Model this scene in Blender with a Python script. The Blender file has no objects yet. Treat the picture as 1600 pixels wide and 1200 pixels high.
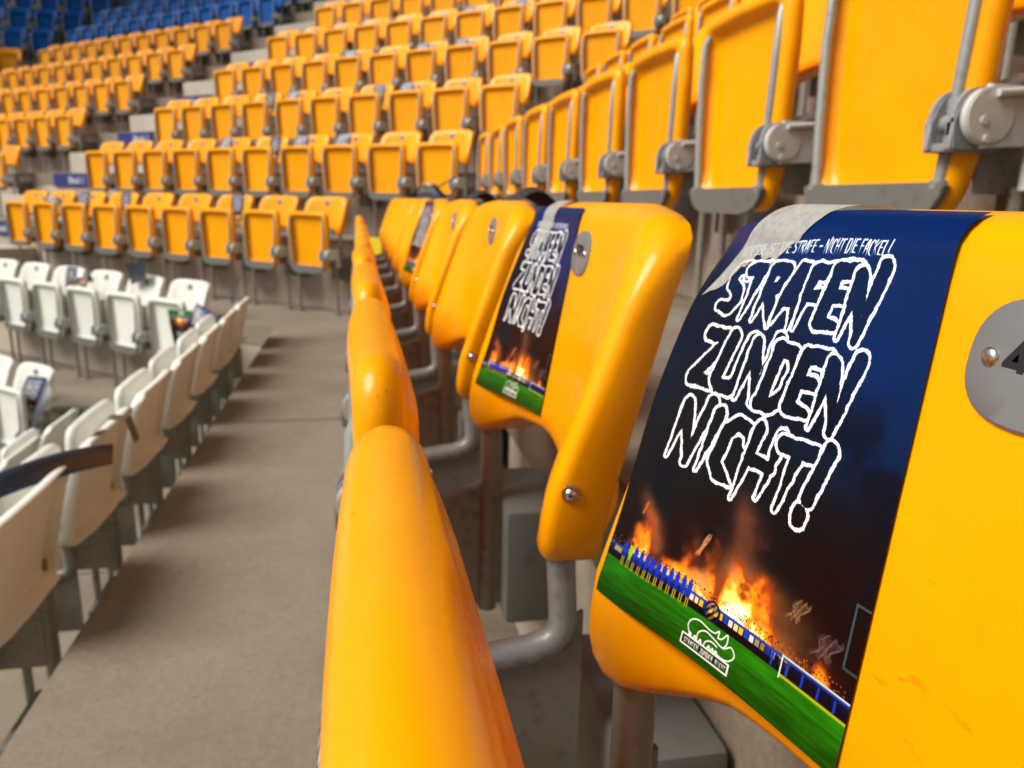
import bpy, bmesh, math, random
import numpy as np
from mathutils import Vector, Matrix
random.seed(7)
C = bpy.context.scene
col = C.collection

# ------------------------------------------------------------------ camera, sky, sun, exposure
ROT = Matrix(((0.9811674961, 0.0244047216, -0.1916109446),
              (-0.1920010982, 0.2316707466, -0.9536583473),
              (0.0211168839, 0.9724880846, 0.2319935397)))
FPX = 1202.0
cam = bpy.data.cameras.new('camera'); camo = bpy.data.objects.new('camera', cam); col.objects.link(camo)
camo.matrix_world = ROT.to_4x4()
cam.sensor_width = 36; cam.lens = FPX / 1600 * 36
cam.clip_start = .02; cam.clip_end = 400
cam.dof.use_dof = True; cam.dof.focus_distance = .30; cam.dof.aperture_fstop = 14
C.camera = camo
C.render.resolution_x = 1024; C.render.resolution_y = 768

SUN_EL, SUN_AZ = math.radians(44), math.radians(-96)     # azimuth from +Y towards +X
w = bpy.data.worlds.new('World'); C.world = w; w.use_nodes = True
nt = w.node_tree; nt.nodes.clear()
sky = nt.nodes.new('ShaderNodeTexSky'); sky.sky_type = 'NISHITA'; sky.sun_disc = False
sky.sun_elevation = SUN_EL; sky.sun_rotation = SUN_AZ; sky.air_density = 1.2; sky.dust_density = 3.5
hs = nt.nodes.new('ShaderNodeHueSaturation'); hs.inputs['Saturation'].default_value = .35
bg = nt.nodes.new('ShaderNodeBackground'); bg.inputs[1].default_value = .062
wo = nt.nodes.new('ShaderNodeOutputWorld')
nt.links.new(sky.outputs[0], hs.inputs['Color']); nt.links.new(hs.outputs[0], bg.inputs[0]); nt.links.new(bg.outputs[0], wo.inputs[0])
sl = bpy.data.lights.new('sun', 'SUN'); sl.energy = 3.7; sl.angle = math.radians(34); sl.color = (1, .95, .88)
so = bpy.data.objects.new('sun', sl); col.objects.link(so)
d = Vector((math.sin(SUN_AZ) * math.cos(SUN_EL), math.cos(SUN_AZ) * math.cos(SUN_EL), math.sin(SUN_EL)))
so.rotation_euler = d.to_track_quat('Z', 'Y').to_euler(); so.location = (-6, 0, 9)
vs = C.view_settings; vs.view_transform = 'Standard'; vs.look = 'None'; vs.exposure = 0.27; vs.gamma = 1
try: vs.use_curve_mapping = False
except Exception: pass

# ------------------------------------------------------------------ materials
def newmat(name):
    m = bpy.data.materials.new(name); m.use_nodes = True
    return m, m.node_tree, m.node_tree.nodes['Principled BSDF']
def N(t, kind, **kw):
    n = t.nodes.new(kind)
    for k, v in kw.items():
        if k in n.inputs: n.inputs[k].default_value = v
        else: setattr(n, k, v)
    return n
def ramp(t, stops):
    r = t.nodes.new('ShaderNodeValToRGB'); e = r.color_ramp.elements
    e[0].position, e[0].color = stops[0][0], (*stops[0][1], 1)
    e[1].position, e[1].color = stops[-1][0], (*stops[-1][1], 1)
    for p, c in stops[1:-1]:
        x = e.new(p); x.color = (*c, 1)
    return r
def plastic(name, c1, c2, rough=.22, coat=.12, dirt=(.25, .2, .13), dirtamt=.5, spec=.18):
    m, t, b = newmat(name); L = t.links.new
    tc = N(t, 'ShaderNodeTexCoord'); oi = N(t, 'ShaderNodeObjectInfo')
    mp = N(t, 'ShaderNodeVectorMath', operation='ADD'); L(tc.outputs['Object'], mp.inputs[0]); L(oi.outputs['Random'], mp.inputs[1])
    n1 = N(t, 'ShaderNodeTexNoise', Scale=5.0, Detail=4.0, Roughness=.6); L(mp.outputs[0], n1.inputs['Vector'])
    r1 = ramp(t, [(.3, c1), (.7, c2)]); L(n1.outputs[0], r1.inputs[0])
    # dirt: soft film and thin scuffs
    n2 = N(t, 'ShaderNodeTexNoise', Scale=14.0, Detail=8.0, Roughness=.75, Distortion=.6); L(mp.outputs[0], n2.inputs['Vector'])
    r2 = ramp(t, [(.58, (0, 0, 0)), (.78, (1, 1, 1))]); L(n2.outputs[0], r2.inputs[0])
    sc = N(t, 'ShaderNodeMath', operation='MULTIPLY'); sc.inputs[1].default_value = dirtamt; L(r2.outputs[0], sc.inputs[0])
    mx = N(t, 'ShaderNodeMix', data_type='RGBA'); L(sc.outputs[0], mx.inputs[0]); L(r1.outputs[0], mx.inputs[6]); mx.inputs[7].default_value = (*dirt, 1)
    mp2 = N(t, 'ShaderNodeMapping'); mp2.inputs['Scale'].default_value = (40, 9, 60); mp2.inputs['Rotation'].default_value = (.6, .3, .2); L(mp.outputs[0], mp2.inputs[0])
    n5 = N(t, 'ShaderNodeTexNoise', Scale=2.2, Detail=3.0, Distortion=1.5); L(mp2.outputs[0], n5.inputs['Vector'])
    r5 = ramp(t, [(.70, (0, 0, 0)), (.76, (.45, .45, .45))]); L(n5.outputs[0], r5.inputs[0])
    mx5 = N(t, 'ShaderNodeMix', data_type='RGBA'); L(r5.outputs[0], mx5.inputs[0]); L(mx.outputs[2], mx5.inputs[6]); mx5.inputs[7].default_value = (*(x * .6 for x in dirt), 1)
    hv = N(t, 'ShaderNodeHueSaturation'); L(mx5.outputs[2], hv.inputs['Color'])
    vr = N(t, 'ShaderNodeMapRange'); vr.inputs[3].default_value = .93; vr.inputs[4].default_value = 1.04; L(oi.outputs['Random'], vr.inputs[0]); L(vr.outputs[0], hv.inputs['Value'])
    L(hv.outputs[0], b.inputs['Base Color'])
    rr = N(t, 'ShaderNodeMapRange'); rr.inputs[3].default_value = rough - .06; rr.inputs[4].default_value = rough + .16; L(n2.outputs[0], rr.inputs[0]); L(rr.outputs[0], b.inputs['Roughness'])
    b.inputs['Coat Weight'].default_value = coat; b.inputs['Specular IOR Level'].default_value = spec; b.inputs['Coat Roughness'].default_value = .10
    b.inputs['Subsurface Weight'].default_value = 0
    n3 = N(t, 'ShaderNodeTexNoise', Scale=420.0, Detail=2.0); L(tc.outputs['Object'], n3.inputs['Vector'])
    n4 = N(t, 'ShaderNodeTexNoise', Scale=11.0, Detail=2.0); L(mp.outputs[0], n4.inputs['Vector'])
    b1 = N(t, 'ShaderNodeBump', Strength=.06, Distance=.001); L(n3.outputs[0], b1.inputs['Height'])
    b2 = N(t, 'ShaderNodeBump', Strength=.55, Distance=.004); L(n4.outputs[0], b2.inputs['Height']); L(b1.outputs[0], b2.inputs['Normal'])
    L(b2.outputs[0], b.inputs['Normal'])
    return m
MY = plastic('yellow_plastic', (.93, .348, .0), (.98, .388, .0), dirt=(.42, .17, .004), dirtamt=.38)
MW = plastic('white_plastic', (.74, .735, .67), (.80, .795, .73), rough=.38, coat=.05, dirt=(.46, .38, .24), dirtamt=.55)
MB_ = plastic('blue_plastic', (.0, .085, .38), (.0, .11, .46), rough=.4, coat=.0, dirt=(.03, .10, .3), dirtamt=.3)

def metal(name, c1, c2, rough=.45, met=.85, sc=60, rust_reflect=0.):
    m, t, b = newmat(name); L = t.links.new
    tc = N(t, 'ShaderNodeTexCoord'); vo = N(t, 'ShaderNodeTexVoronoi', Scale=float(sc)); L(tc.outputs['Object'], vo.inputs['Vector'])
    n = N(t, 'ShaderNodeTexNoise', Scale=sc * .35, Detail=6.0, Roughness=.7); L(tc.outputs['Object'], n.inputs['Vector'])
    a = N(t, 'ShaderNodeMath', operation='ADD'); L(n.outputs[0], a.inputs[0]); L(vo.outputs['Distance'], a.inputs[1])
    r = ramp(t, [(.35, c1), (1.1 if False else .95, c2)]); L(a.outputs[0], r.inputs[0])
    if rust_reflect:
        n2 = N(t, 'ShaderNodeTexNoise', Scale=18.0, Detail=6.0, Roughness=.7); L(tc.outputs['Object'], n2.inputs['Vector'])
        r2 = ramp(t, [(.60, (0, 0, 0)), (.72, (rust_reflect,) * 3)]); L(n2.outputs[0], r2.inputs[0])
        mx = N(t, 'ShaderNodeMix', data_type='RGBA'); L(r2.outputs[0], mx.inputs[0]); L(r.outputs[0], mx.inputs[6]); mx.inputs[7].default_value = (.20, .09, .035, 1)
        L(mx.outputs[2], b.inputs['Base Color'])
    else: L(r.outputs[0], b.inputs['Base Color'])
    b.inputs['Metallic'].default_value = met; b.inputs['Roughness'].default_value = rough
    bp = N(t, 'ShaderNodeBump', Strength=.25, Distance=.001); L(a.outputs[0], bp.inputs['Height']); L(bp.outputs[0], b.inputs['Normal'])
    return m
MG = metal('galvanised_steel', (.17, .175, .17), (.31, .32, .31), rough=.42, met=.25, rust_reflect=.2)
MGL = metal('bright_galvanised_steel', (.42, .43, .41), (.60, .61, .585), rough=.42, met=.15, sc=45)
MGW = metal('brown_reflection_steel', (.15, .14, .12), (.27, .25, .21), rough=.45, met=.35, rust_reflect=.6)  # brown blotches put the reflection of the yellow pans into the colour
MGR = metal('grey_painted_steel', (.10, .10, .09), (.145, .145, .13), rough=.5, met=.1, sc=30)
MS = metal('stainless_steel', (.55, .53, .5), (.7, .68, .65), rough=.25, met=1, sc=200)
MPL = metal('grey_plate_plastic', (.185, .188, .19), (.20, .203, .205), rough=.30, met=0, sc=900)
MH = metal('grey_hinge_plastic', (.20, .20, .205), (.25, .25, .255), rough=.45, met=0, sc=120)
m, t, b = newmat('dark_print'); b.inputs['Base Color'].default_value = (.015, .015, .02, 1); b.inputs['Roughness'].default_value = .5; MD = m

def concrete(name, c1, c2, c3, scale=1.0):
    m, t, b = newmat(name); L = t.links.new
    g = N(t, 'ShaderNodeNewGeometry')
    n1 = N(t, 'ShaderNodeTexNoise', Scale=1.6 * scale, Detail=8.0, Roughness=.65); L(g.outputs['Position'], n1.inputs['Vector'])
    r1 = ramp(t, [(.3, c1), (.5, c2), (.72, c3)]); L(n1.outputs[0], r1.inputs[0])
    n2 = N(t, 'ShaderNodeTexNoise', Scale=90.0, Detail=6.0, Roughness=.8); L(g.outputs['Position'], n2.inputs['Vector'])
    r2 = ramp(t, [(.3, (.72, .72, .72)), (.7, (1.12, 1.12, 1.12))]); L(n2.outputs[0], r2.inputs[0])
    mx = N(t, 'ShaderNodeMix', data_type='RGBA', blend_type='MULTIPLY'); mx.inputs[0].default_value = 1; L(r1.outputs[0], mx.inputs[6]); L(r2.outputs[0], mx.inputs[7])
    # stains
    n3 = N(t, 'ShaderNodeTexNoise', Scale=5.0, Detail=5.0, Roughness=.6, Distortion=.8); L(g.outputs['Position'], n3.inputs['Vector'])
    r3 = ramp(t, [(.60, (1, 1, 1)), (.74, (.72, .70, .68))]); L(n3.outputs[0], r3.inputs[0])
    mx2 = N(t, 'ShaderNodeMix', data_type='RGBA', blend_type='MULTIPLY'); mx2.inputs[0].default_value = .8; L(mx.outputs[2], mx2.inputs[6]); L(r3.outputs[0], mx2.inputs[7])
    vo = N(t, 'ShaderNodeTexVoronoi', Scale=9.0); L(g.outputs['Position'], vo.inputs['Vector'])
    r4 = ramp(t, [(.025, (.35, .33, .3)), (.05, (1, 1, 1))]); L(vo.outputs['Distance'], r4.inputs[0])
    mx3 = N(t, 'ShaderNodeMix', data_type='RGBA', blend_type='MULTIPLY'); mx3.inputs[0].default_value = .5; L(mx2.outputs[2], mx3.inputs[6]); L(r4.outputs[0], mx3.inputs[7])
    L(mx3.outputs[2], b.inputs['Base Color']); b.inputs['Roughness'].default_value = .85
    bp = N(t, 'ShaderNodeBump', Strength=.35, Distance=.003); L(n2.outputs[0], bp.inputs['Height']); L(bp.outputs[0], b.inputs['Normal'])
    return m
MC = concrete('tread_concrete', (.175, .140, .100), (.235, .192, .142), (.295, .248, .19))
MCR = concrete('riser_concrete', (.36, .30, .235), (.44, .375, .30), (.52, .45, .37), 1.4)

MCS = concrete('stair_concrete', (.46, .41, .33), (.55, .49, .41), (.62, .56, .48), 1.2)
# ------------------------------------------------------------------ the flyer print (painted pixel by pixel in code)
G = {  # glyph strokes: x, y in the letter cell; third value is stroke weight at that point
 'S': [[(.92,.22,.7),(.80,.05,1),(.32,.08,1),(.10,.25,1),(.22,.42,1),(.74,.55,1),(.86,.74,1),(.62,.93,1),(.06,.90,.7)]],
 'T': [[(-.02,.08,1),(1.04,.05,1)],[(.52,.08,1),(.46,1.08,.35)]],
 'R': [[(.14,.06,1),(.10,1.06,.35)],[(.14,.06,1),(.78,.08,1),(.86,.24,1),(.72,.40,1),(.20,.50,.8)],[(.34,.5,1),(.62,.72,1),(.96,1.12,.3)]],
 'A': [[(.02,1.05,.3),(.22,.5,1),(.48,.05,1),(.72,.06,1),(.78,.5,1),(.90,1.12,.3)],[(.2,.64,.7),(.8,.62,.7)]],
 'F': [[(.14,.06,1),(.12,1.05,.35)],[(.14,.06,1),(.96,.04,1)],[(.14,.48,.8),(.74,.46,.8)]],
 'E': [[(.14,.06,1),(.12,.90,1)],[(.14,.06,1),(.96,.04,1)],[(.14,.48,.8),(.76,.46,.8)],[(.12,.90,1),(.88,.92,.5)]],
 'N': [[(.08,1.05,.35),(.12,.05,1)],[(.12,.05,1),(.48,.5,.9),(.80,1.06,.4)],[(.80,1.02,.5),(.94,-.10,1)]],
 'Z': [[(-.05,.07,1),(.98,.05,1),(.04,.92,1),(.98,.92,.8)]],
 'U': [[(.10,.04,1),(.08,.84,1),(.30,.95,1),(.74,.94,1),(.90,.80,1),(.92,.04,1)]],
 'D': [[(.08,.02,1),(.08,.96,1)],[(.0,.03,.9),(.66,.05,.9),(.90,.30,.9),(.86,.72,.9),(.52,.96,.9),(.0,.97,.9)]],
 'I': [[(.5,.02,1),(.44,1.06,.4)]],
 'C': [[(.92,.30,.5),(.84,.10,1),(.40,.05,1),(.12,.22,1),(.10,.80,1),(.36,.95,1),(.92,1.06,.35)]],
 'H': [[(.12,.0,1),(.06,1.22,.3)],[(.90,.0,1),(.82,1.04,.4)],[(.12,.52,.8),(.88,.50,.8)]],
 'K': [[(.14,.02,1),(.10,1.05,.4)],[(.92,.02,.6),(.2,.5,.9),(.92,1.06,.4)]],
 'L': [[(.14,.02,1),(.12,.92,1),(.92,.95,.5)]],
 '!': [[(.60,-.08,1),(.38,.72,.9)],[(.30,.96,1.1),(.31,1.02,1.1)]],
 '-': [[(.15,.52,1),(.85,.50,1)]],
 ' ': [],
}
def flyer_pixels(W=740, H=1050):
    rng = np.random.RandomState(4)
    def vnoise(fx, fy, oct=4):
        out = np.zeros((H, W)); amp = 1; tot = 0
        for o in range(oct):
            gx, gy = int(fx * 2**o) + 2, int(fy * 2**o) + 2
            g = rng.rand(gy + 1, gx + 1)
            xs = np.linspace(0, gx - .001, W); ys = np.linspace(0, gy - .001, H)
            xi, yi = xs.astype(int), ys.astype(int); fx_, fy_ = xs - xi, ys - yi
            fx_ = fx_ * fx_ * (3 - 2 * fx_); fy_ = fy_ * fy_ * (3 - 2 * fy_)
            a = g[yi][:, xi] * (1 - fx_) + g[yi][:, xi + 1] * fx_
            bb = g[yi + 1][:, xi] * (1 - fx_) + g[yi + 1][:, xi + 1] * fx_
            out += amp * (a * (1 - fy_)[:, None] + bb * fy_[:, None]); tot += amp; amp *= .5
        return out / tot
    u = np.linspace(0, 1, W)[None, :].repeat(H, 0); v = np.linspace(0, 1, H)[:, None].repeat(W, 1)
    def mix(a, b_, k): return a * (1 - k[..., None]) + b_ * k[..., None]
    c = lambda *x: np.array(x, float)
    def sm(a, b_, x): k = np.clip((x - a) / (b_ - a), 0, 1); return k * k * (3 - 2 * k)
    n1 = vnoise(3, 4, 5); n2 = vnoise(5, 8, 5); n3 = vnoise(18, 24, 4)
    img = np.zeros((H, W, 3)) + c(.0, .165, .385)
    img = mix(img, c(.012, .055, .16), sm(.12, .42, v + (n1 - .5) * .3 + (.5 - u) * .22))
    img = mix(img, c(.085, .07, .075), sm(.42, .66, v + (n1 - .5) * .25 + (.4 - u) * .1))
    img = mix(img, c(.0, .17, .36), sm(.50, .68, n2) * sm(.45, .75, u) * (1 - sm(.45, .6, v)) * .7)
    img = mix(img, c(.13, .035, .04), sm(.60, .72, v) * sm(.35, .6, n1) * .8)
    img = mix(img, c(.03, .05, .12), sm(.45, .62, n2) * sm(.55, .65, v) * (1 - sm(.5, .8, u)) * .7)
    # smoke columns
    for (uc, vb, vt, wd, k, cc) in [(.17, .84, .72, .035, .55, c(.62, .36, .2)), (.60, .86, .62, .06, .6, c(.55, .33, .22)), (.72, .88, .76, .09, .75, c(.78, .48, .24)), (.36, .84, .74, .03, .4, c(.5, .28, .14)), (.5, .86, .77, .08, .5, c(.6, .33, .15))]:
        wv = wd * (1 + (v - vt) / (vb - vt) * .6) + .004
        cen = uc + (n1 - .5) * .22 - (vb - v) * .25
        k_ = np.exp(-((u - cen) / wv)**2) * sm(vt - .04, vt + .05, v) * (1 - sm(vb - .01, vb + .02, v)) * (.45 + 1.4 * n2) * k * 1.15
        img = mix(img, cc, np.clip(k_, 0, 1))
    # flames
    base = .868 + .0 * u
    flame = np.zeros((H, W))
    for (uc, wd, hh, a) in [(.12, .04, .05, 1.0), (.17, .03, .07, .8), (.34, .05, .055, 1.0), (.42, .06, .06, 1.1), (.56, .09, .075, 1.3), (.64, .07, .065, 1.5), (.73, .06, .045, 1.0), (.86, .06, .03, .7), (.26, .05, .03, .6), (.94, .04, .03, .6)]:
        flame += a * np.exp(-((u - uc) / wd)**2) * np.exp(-np.clip(base - v, 0, 1) / hh * 1.0) * (v < base + .004)
    flame *= np.clip(.15 + 2.4 * (n3 - .25), 0, 2) * (.6 + 1.2 * n2)
    img = mix(img, c(.62, .28, .10), sm(.14, .5, flame)); img = mix(img, c(.98, .60, .14), sm(.35, .8, flame)); img = mix(img, c(1, .88, .45), sm(.8, 1.3, flame)); img = mix(img, c(1, 1, .85), sm(1.3, 2, flame))
    sk = sm(.52, .72, vnoise(7, 11, 5)) * sm(.70, .80, v) * (1 - sm(.855, .87, v)) * sm(.28, .42, u) * (1 - sm(.72, .84, u)) * .75
    img = mix(img, c(.80, .56, .34), sk)
    def rect(u0, u1, v0, v1, cc, a=1.0):
        x0, x1, y0, y1 = int(u0 * W), max(int(u1 * W), int(u0 * W) + 1), int(v0 * H), max(int(v1 * H), int(v0 * H) + 1)
        img[y0:y1, x0:x1] = img[y0:y1, x0:x1] * (1 - a) + c(*cc) * a
    # crowd specks and flags
    for _ in range(420):
        uu, vv_ = rng.rand(), .845 + rng.rand() * .024
        rect(uu, uu + .004, vv_, vv_ + .003, rng.choice([0, 1]) * c(.7, .4, .15) + c(.08, .05, .05), .7)
    def blob_flag(uc, vc, w_, h_, cols, sh):
        for i in range(60):
            for j in range(36):
                uu = uc + (i / 60 - .5) * w_ * (.75 + .25 * math.sin(j * .2)) + (.5 - j / 36) * sh; vv_ = vc + (j / 36 - .5) * h_ + math.sin(i * .3) * .004
                rect(uu, uu + .0025, vv_, vv_ + .0018, cols[int(2.2 * math.sin(i * .21 + j * .13) + 2.4 * math.cos(i * .11 - j * .23) + 8) % len(cols)], .25)
    blob_flag(.40, .765, .022, .05, [(.9, .55, .3), (.5, .3, .25), (.85, .7, .5)], .03)
    blob_flag(.79, .775, .06, .04, [(.55, .45, .15), (.25, .3, .5), (.5, .4, .4), (.7, .5, .2)], .03)
    blob_flag(.90, .805, .08, .045, [(.5, .3, .2), (.3, .35, .55), (.65, .4, .15), (.4, .4, .5)], .03)
    blob_flag(.12, .755, .012, .025, [(.9, .45, .15), (.6, .3, .1)], .01)
    rect(.955, .962, .70, .82, (.25, .33, .36)); rect(.962, 1, .70, .705, (.25, .33, .36)); rect(.955, 1, .815, .82, (.2, .28, .32))
    # stand front with blue/white/yellow boards
    rect(0, 1, .868, .874, (.15, .30, .62)); rect(0, 1, .874, .888, (.10, .13, .35))
    for i in range(22):
        cc = [(1, .78, .15), (1, .9, .55), (.95, .92, .85), (.15, .3, .7)][(i * 7) % 4]
        rect(.36 + i * .021, .36 + i * .021 + .016, .8735, .887, cc, .9 if i < 15 else .55)
    rect(.03, .07, .874, .885, (.9, .8, .4), .7)
    rect(0, 1, .888, .902, (.055, .045, .07)); rect(.75, 1, .878, .902, (.05, .05, .16), .8)
    for i in range(14):
        uu = .74 + i * .018; rect(uu, uu + .008, .875 + rng.rand() * .004, .90, (.05, .05, .1) if i % 3 else (.1, .25, .7))
    rect(.78, 1, .902, .909, (.75, .72, .1))
    yy, xx = np.mgrid[0:H, 0:W]; uu_, vv2 = xx / W, yy / H
    ring = np.abs(np.hypot((uu_ - .50) * W, (vv2 - .882) * H) - 22) ; img[ring < 2.6] = (.08, .1, .35)
    ins = np.hypot((uu_ - .50) * W, (vv2 - .882) * H) < 19; img[ins] = img[ins] * .4 + c(.8, .6, .15) * .6 * (((xx + yy) // 9 % 2)[ins])[:, None]
    # grass
    gr = sm(.9015, .9035, v)
    gcol = c(.10, .30, .03) * (.72 + .5 * vnoise(8, 160, 3))[..., None] * (1.15 - .35 * sm(.9, 1, v))[..., None] * 1.45
    img = img * (1 - gr[..., None]) + gcol * gr[..., None]
    rect(.78, 1, .902, .908, (.72, .70, .1), .9)
    rect(.2, .34, .938, .9388, (.5, .65, .4), .5)
    # players in a line
    for i in range(12):
        uu = .075 + i * .028 + rng.rand() * .004; sh = (.08, .25, .75) if i != 1 else (.65, .75, .05)
        rect(uu + .005, uu + .013, .846, .853, (.35, .2, .13)); rect(uu, uu + .019, .853, .878, sh); rect(uu + .002, uu + .017, .878, .887, (.07, .2, .65) if i != 1 else (.6, .7, .05))
        rect(uu + .003, uu + .007, .887, .907, (.75, .65, .2)); rect(uu + .012, uu + .016, .887, .907, (.75, .65, .2))
    # goal
    rect(.775, .781, .868, .912, (.8, .85, .85)); rect(.775, 1, .866, .870, (.75, .8, .8)); rect(.80, .804, .872, .905, (.4, .5, .55), .6); rect(.79, 1, .9, .9015, (.4, .5, .55), .5)
    # ---- lettering
    jn = vnoise(34, 48, 3) - .5; jn2 = vnoise(130, 190, 1) - .5
    def seg(px, py, a, b_, r0, r1):
        dx, dy = b_[0] - a[0], b_[1] - a[1]; L2 = dx * dx + dy * dy + 1e-9
        tt = np.clip(((px - a[0]) * dx + (py - a[1]) * dy) / L2, 0, 1)
        return np.hypot(px - a[0] - tt * dx, py - a[1] - tt * dy) - (r0 + (r1 - r0) * tt)
    def glyph(ch, x0, y0, w_, h_, rad, outline=None, fill=None, slant=.16, jag=0.):
        pad = int(rad + (outline or 0) + 5 + abs(slant) * h_ * .7 + h_ * .3)
        X0, X1 = max(0, int(x0 - pad)), min(W, int(x0 + w_ + pad)); Y0, Y1 = max(0, int(y0 - pad)), min(H, int(y0 + h_ + pad))
        if X1 <= X0 or Y1 <= Y0: return
        py, px = np.mgrid[Y0:Y1, X0:X1].astype(float)
        dd = np.full(px.shape, 1e9)
        for st in G[ch]:
            pts = [(x0 + p[0] * w_ + slant * h_ * (.5 - p[1]), y0 + p[1] * h_, rad * (p[2] if p[2] >= .5 else p[2] * .4)) for p in st]
            for a, b_ in zip(pts, pts[1:]): dd = np.minimum(dd, seg(px, py, a, b_, a[2], b_[2]))
        if jag: dd = dd + jn[Y0:Y1, X0:X1] * jag * 2 + np.abs(jn2[Y0:Y1, X0:X1]) * jag
        reg = img[Y0:Y1, X0:X1]
        if outline:
            k = np.clip(outline - dd + .5, 0, 1)[..., None]; reg[:] = reg * (1 - k) + c(.97, .97, .98) * k
            k = np.clip(-dd + .5, 0, 1)[..., None]; reg[:] = reg * (1 - k) + clean[Y0:Y1, X0:X1] * k
        else:
            k = np.clip(-dd + .5, 0, 1)[..., None]; reg[:] = reg * (1 - k) + c(*fill) * k
    clean = img * .80
    def word(txt, u0, u1, v0, v1, rad, outline, jag):
        ws = [.62 if ch in 'I!' else 1. for ch in txt]; cw = (u1 - u0) * W / sum(ws); x = u0 * W
        for ch, ww in zip(txt, ws):
            dv = (rng.rand() - .5) * .008
            glyph(ch, x + cw * ww * .04, (v0 + dv) * H, cw * ww * .98, (v1 - v0) * H, rad, outline, None, .17, jag); x += cw * ww
    word('STRAFEN', .155, .785, .144, .266, 18.5, 7.6, 3.8)
    word('ZUNDEN', .150, .78, .312, .438, 18.5, 7.6, 3.8)
    word('NICHT!', .145, .78, .484, .612, 18.5, 7.6, 3.8)
    s_ = 'SCHEISSE IST DIE STRAFE - NICHT DIE FACKEL!'; x = .17 * W; cw = (.80 - .17) * W / sum(.55 if k in 'I !' else 1 for k in s_)
    for ch in s_:
        ww = .55 if ch in 'I !' else 1
        glyph(ch, x + 1, .086 * H, cw * ww * .86, .029 * H, 1.75, None, (.93, .95, .98), .2, .3); x += cw * ww
    # ---- little emblem
    def curve(pts, r=1.6, cc=(.97, .97, .97)):
        P = []
        for i in range(len(pts) - 1):
            p0 = pts[max(i - 1, 0)]; p1 = pts[i]; p2 = pts[i + 1]; p3 = pts[min(i + 2, len(pts) - 1)]
            for k in range(8):
                q = k / 8; P.append(tuple(.5 * ((2 * p1[j]) + (-p0[j] + p2[j]) * q + (2 * p0[j] - 5 * p1[j] + 4 * p2[j] - p3[j]) * q * q + (-p0[j] + 3 * p1[j] - 3 * p2[j] + p3[j]) * q**3) for j in (0, 1)))
        P.append(pts[-1]); A = [(a * W, b_ * H) for a, b_ in P]
        X0, X1 = int(min(p[0] for p in A) - 6), int(max(p[0] for p in A) + 6); Y0, Y1 = int(min(p[1] for p in A) - 6), int(max(p[1] for p in A) + 6)
        py, px = np.mgrid[Y0:Y1, X0:X1].astype(float); dd = np.full(px.shape, 1e9)
        for a, b_ in zip(A, A[1:]): dd = np.minimum(dd, seg(px, py, a, b_, r, r))
        k = np.clip(-dd + .5, 0, 1)[..., None]; img[Y0:Y1, X0:X1] = img[Y0:Y1, X0:X1] * (1 - k) + c(*cc) * k
    rect(.41, .61, .957, .982, (.97, .97, .97)); rect(.416, .604, .9605, .9785, (.09, .2, .04))
    s_ = 'STRAFEN ZUNDEN NICHT'; x = .422 * W; cw = (.599 - .422) * W / len(s_)
    for ch in s_: glyph(ch, x + 1, .964 * H, cw * .72, .011 * H, 1.0, None, (.97, .97, .97), .0, 0); x += cw
    rect(.4845 + .0, .487, .9612, .9625, (.97,) * 3); rect(.491, .4935, .9612, .9625, (.97,) * 3)
    curve([(.445, .957), (.425, .938), (.435, .921), (.465, .914), (.505, .918), (.53, .917), (.545, .908), (.545, .922)])
    curve([(.545, .922), (.56, .919), (.578, .904), (.582, .922), (.572, .934)])
    curve([(.470, .957), (.47, .938), (.495, .926), (.53, .929), (.572, .934), (.60, .922), (.618, .935), (.60, .951), (.57, .955), (.545, .951)])
    curve([(.50, .957), (.505, .945), (.525, .938), (.55, .940)])
    for xx0 in (.435, .455, .478, .515, .53, .545): curve([(xx0, .957), (xx0 + .006, .949), (xx0 + .012, .957)], 2.0)
    out = np.ones((H, W, 4), np.float32); out[..., :3] = np.clip(img, 0, 1)**1.18
    return out[::-1]
px = flyer_pixels()
im = bpy.data.images.new('flyer_print', px.shape[1], px.shape[0]); im.pixels.foreach_set(px.ravel()); im.update(); im.pack()
def flyer_mat():
    m, t, b = newmat('flyer_paper'); L = t.links.new
    tex = N(t, 'ShaderNodeTexImage'); tex.image = im; tex.interpolation = 'Cubic'; tex.extension = 'EXTEND'
    g = N(t, 'ShaderNodeNewGeometry')
    b2 = N(t, 'ShaderNodeBsdfPrincipled'); b2.inputs['Roughness'].default_value = .35
    b2.inputs['Base Color'].default_value = (.030, .034, .055, 1)
    L(tex.outputs[0], b.inputs['Base Color']); b.inputs['Roughness'].default_value = .30; b.inputs['Specular IOR Level'].default_value = .22
    mx = N(t, 'ShaderNodeMixShader'); L(g.outputs['Backfacing'], mx.inputs[0]); L(b.outputs[0], mx.inputs[1]); L(b2.outputs[0], mx.inputs[2])
    L(mx.outputs[0], t.nodes['Material Output'].inputs[0])
    nz = N(t, 'ShaderNodeTexNoise', Scale=14.0, Detail=2.0); tc = N(t, 'ShaderNodeTexCoord'); L(tc.outputs['Object'], nz.inputs['Vector'])
    bp = N(t, 'ShaderNodeBump', Strength=.25, Distance=.004); L(nz.outputs[0], bp.inputs['Height']); L(bp.outputs[0], b.inputs['Normal'])
    return m
MF = flyer_mat()
m, t, b = newmat('masking_tape'); L = t.links.new
tr = N(t, 'ShaderNodeBsdfTransparent'); mx = N(t, 'ShaderNodeMixShader'); nz = N(t, 'ShaderNodeTexNoise', Scale=260.0, Detail=3.0); tc = N(t, 'ShaderNodeTexCoord')
L(tc.outputs['Object'], nz.inputs['Vector']); rp = ramp(t, [(.3, (.46, .46, .46)), (.7, (.62, .62, .62))]); L(nz.outputs[0], rp.inputs[0])
b.inputs['Base Color'].default_value = (.60, .58, .52, 1); b.inputs['Roughness'].default_value = .5
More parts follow.
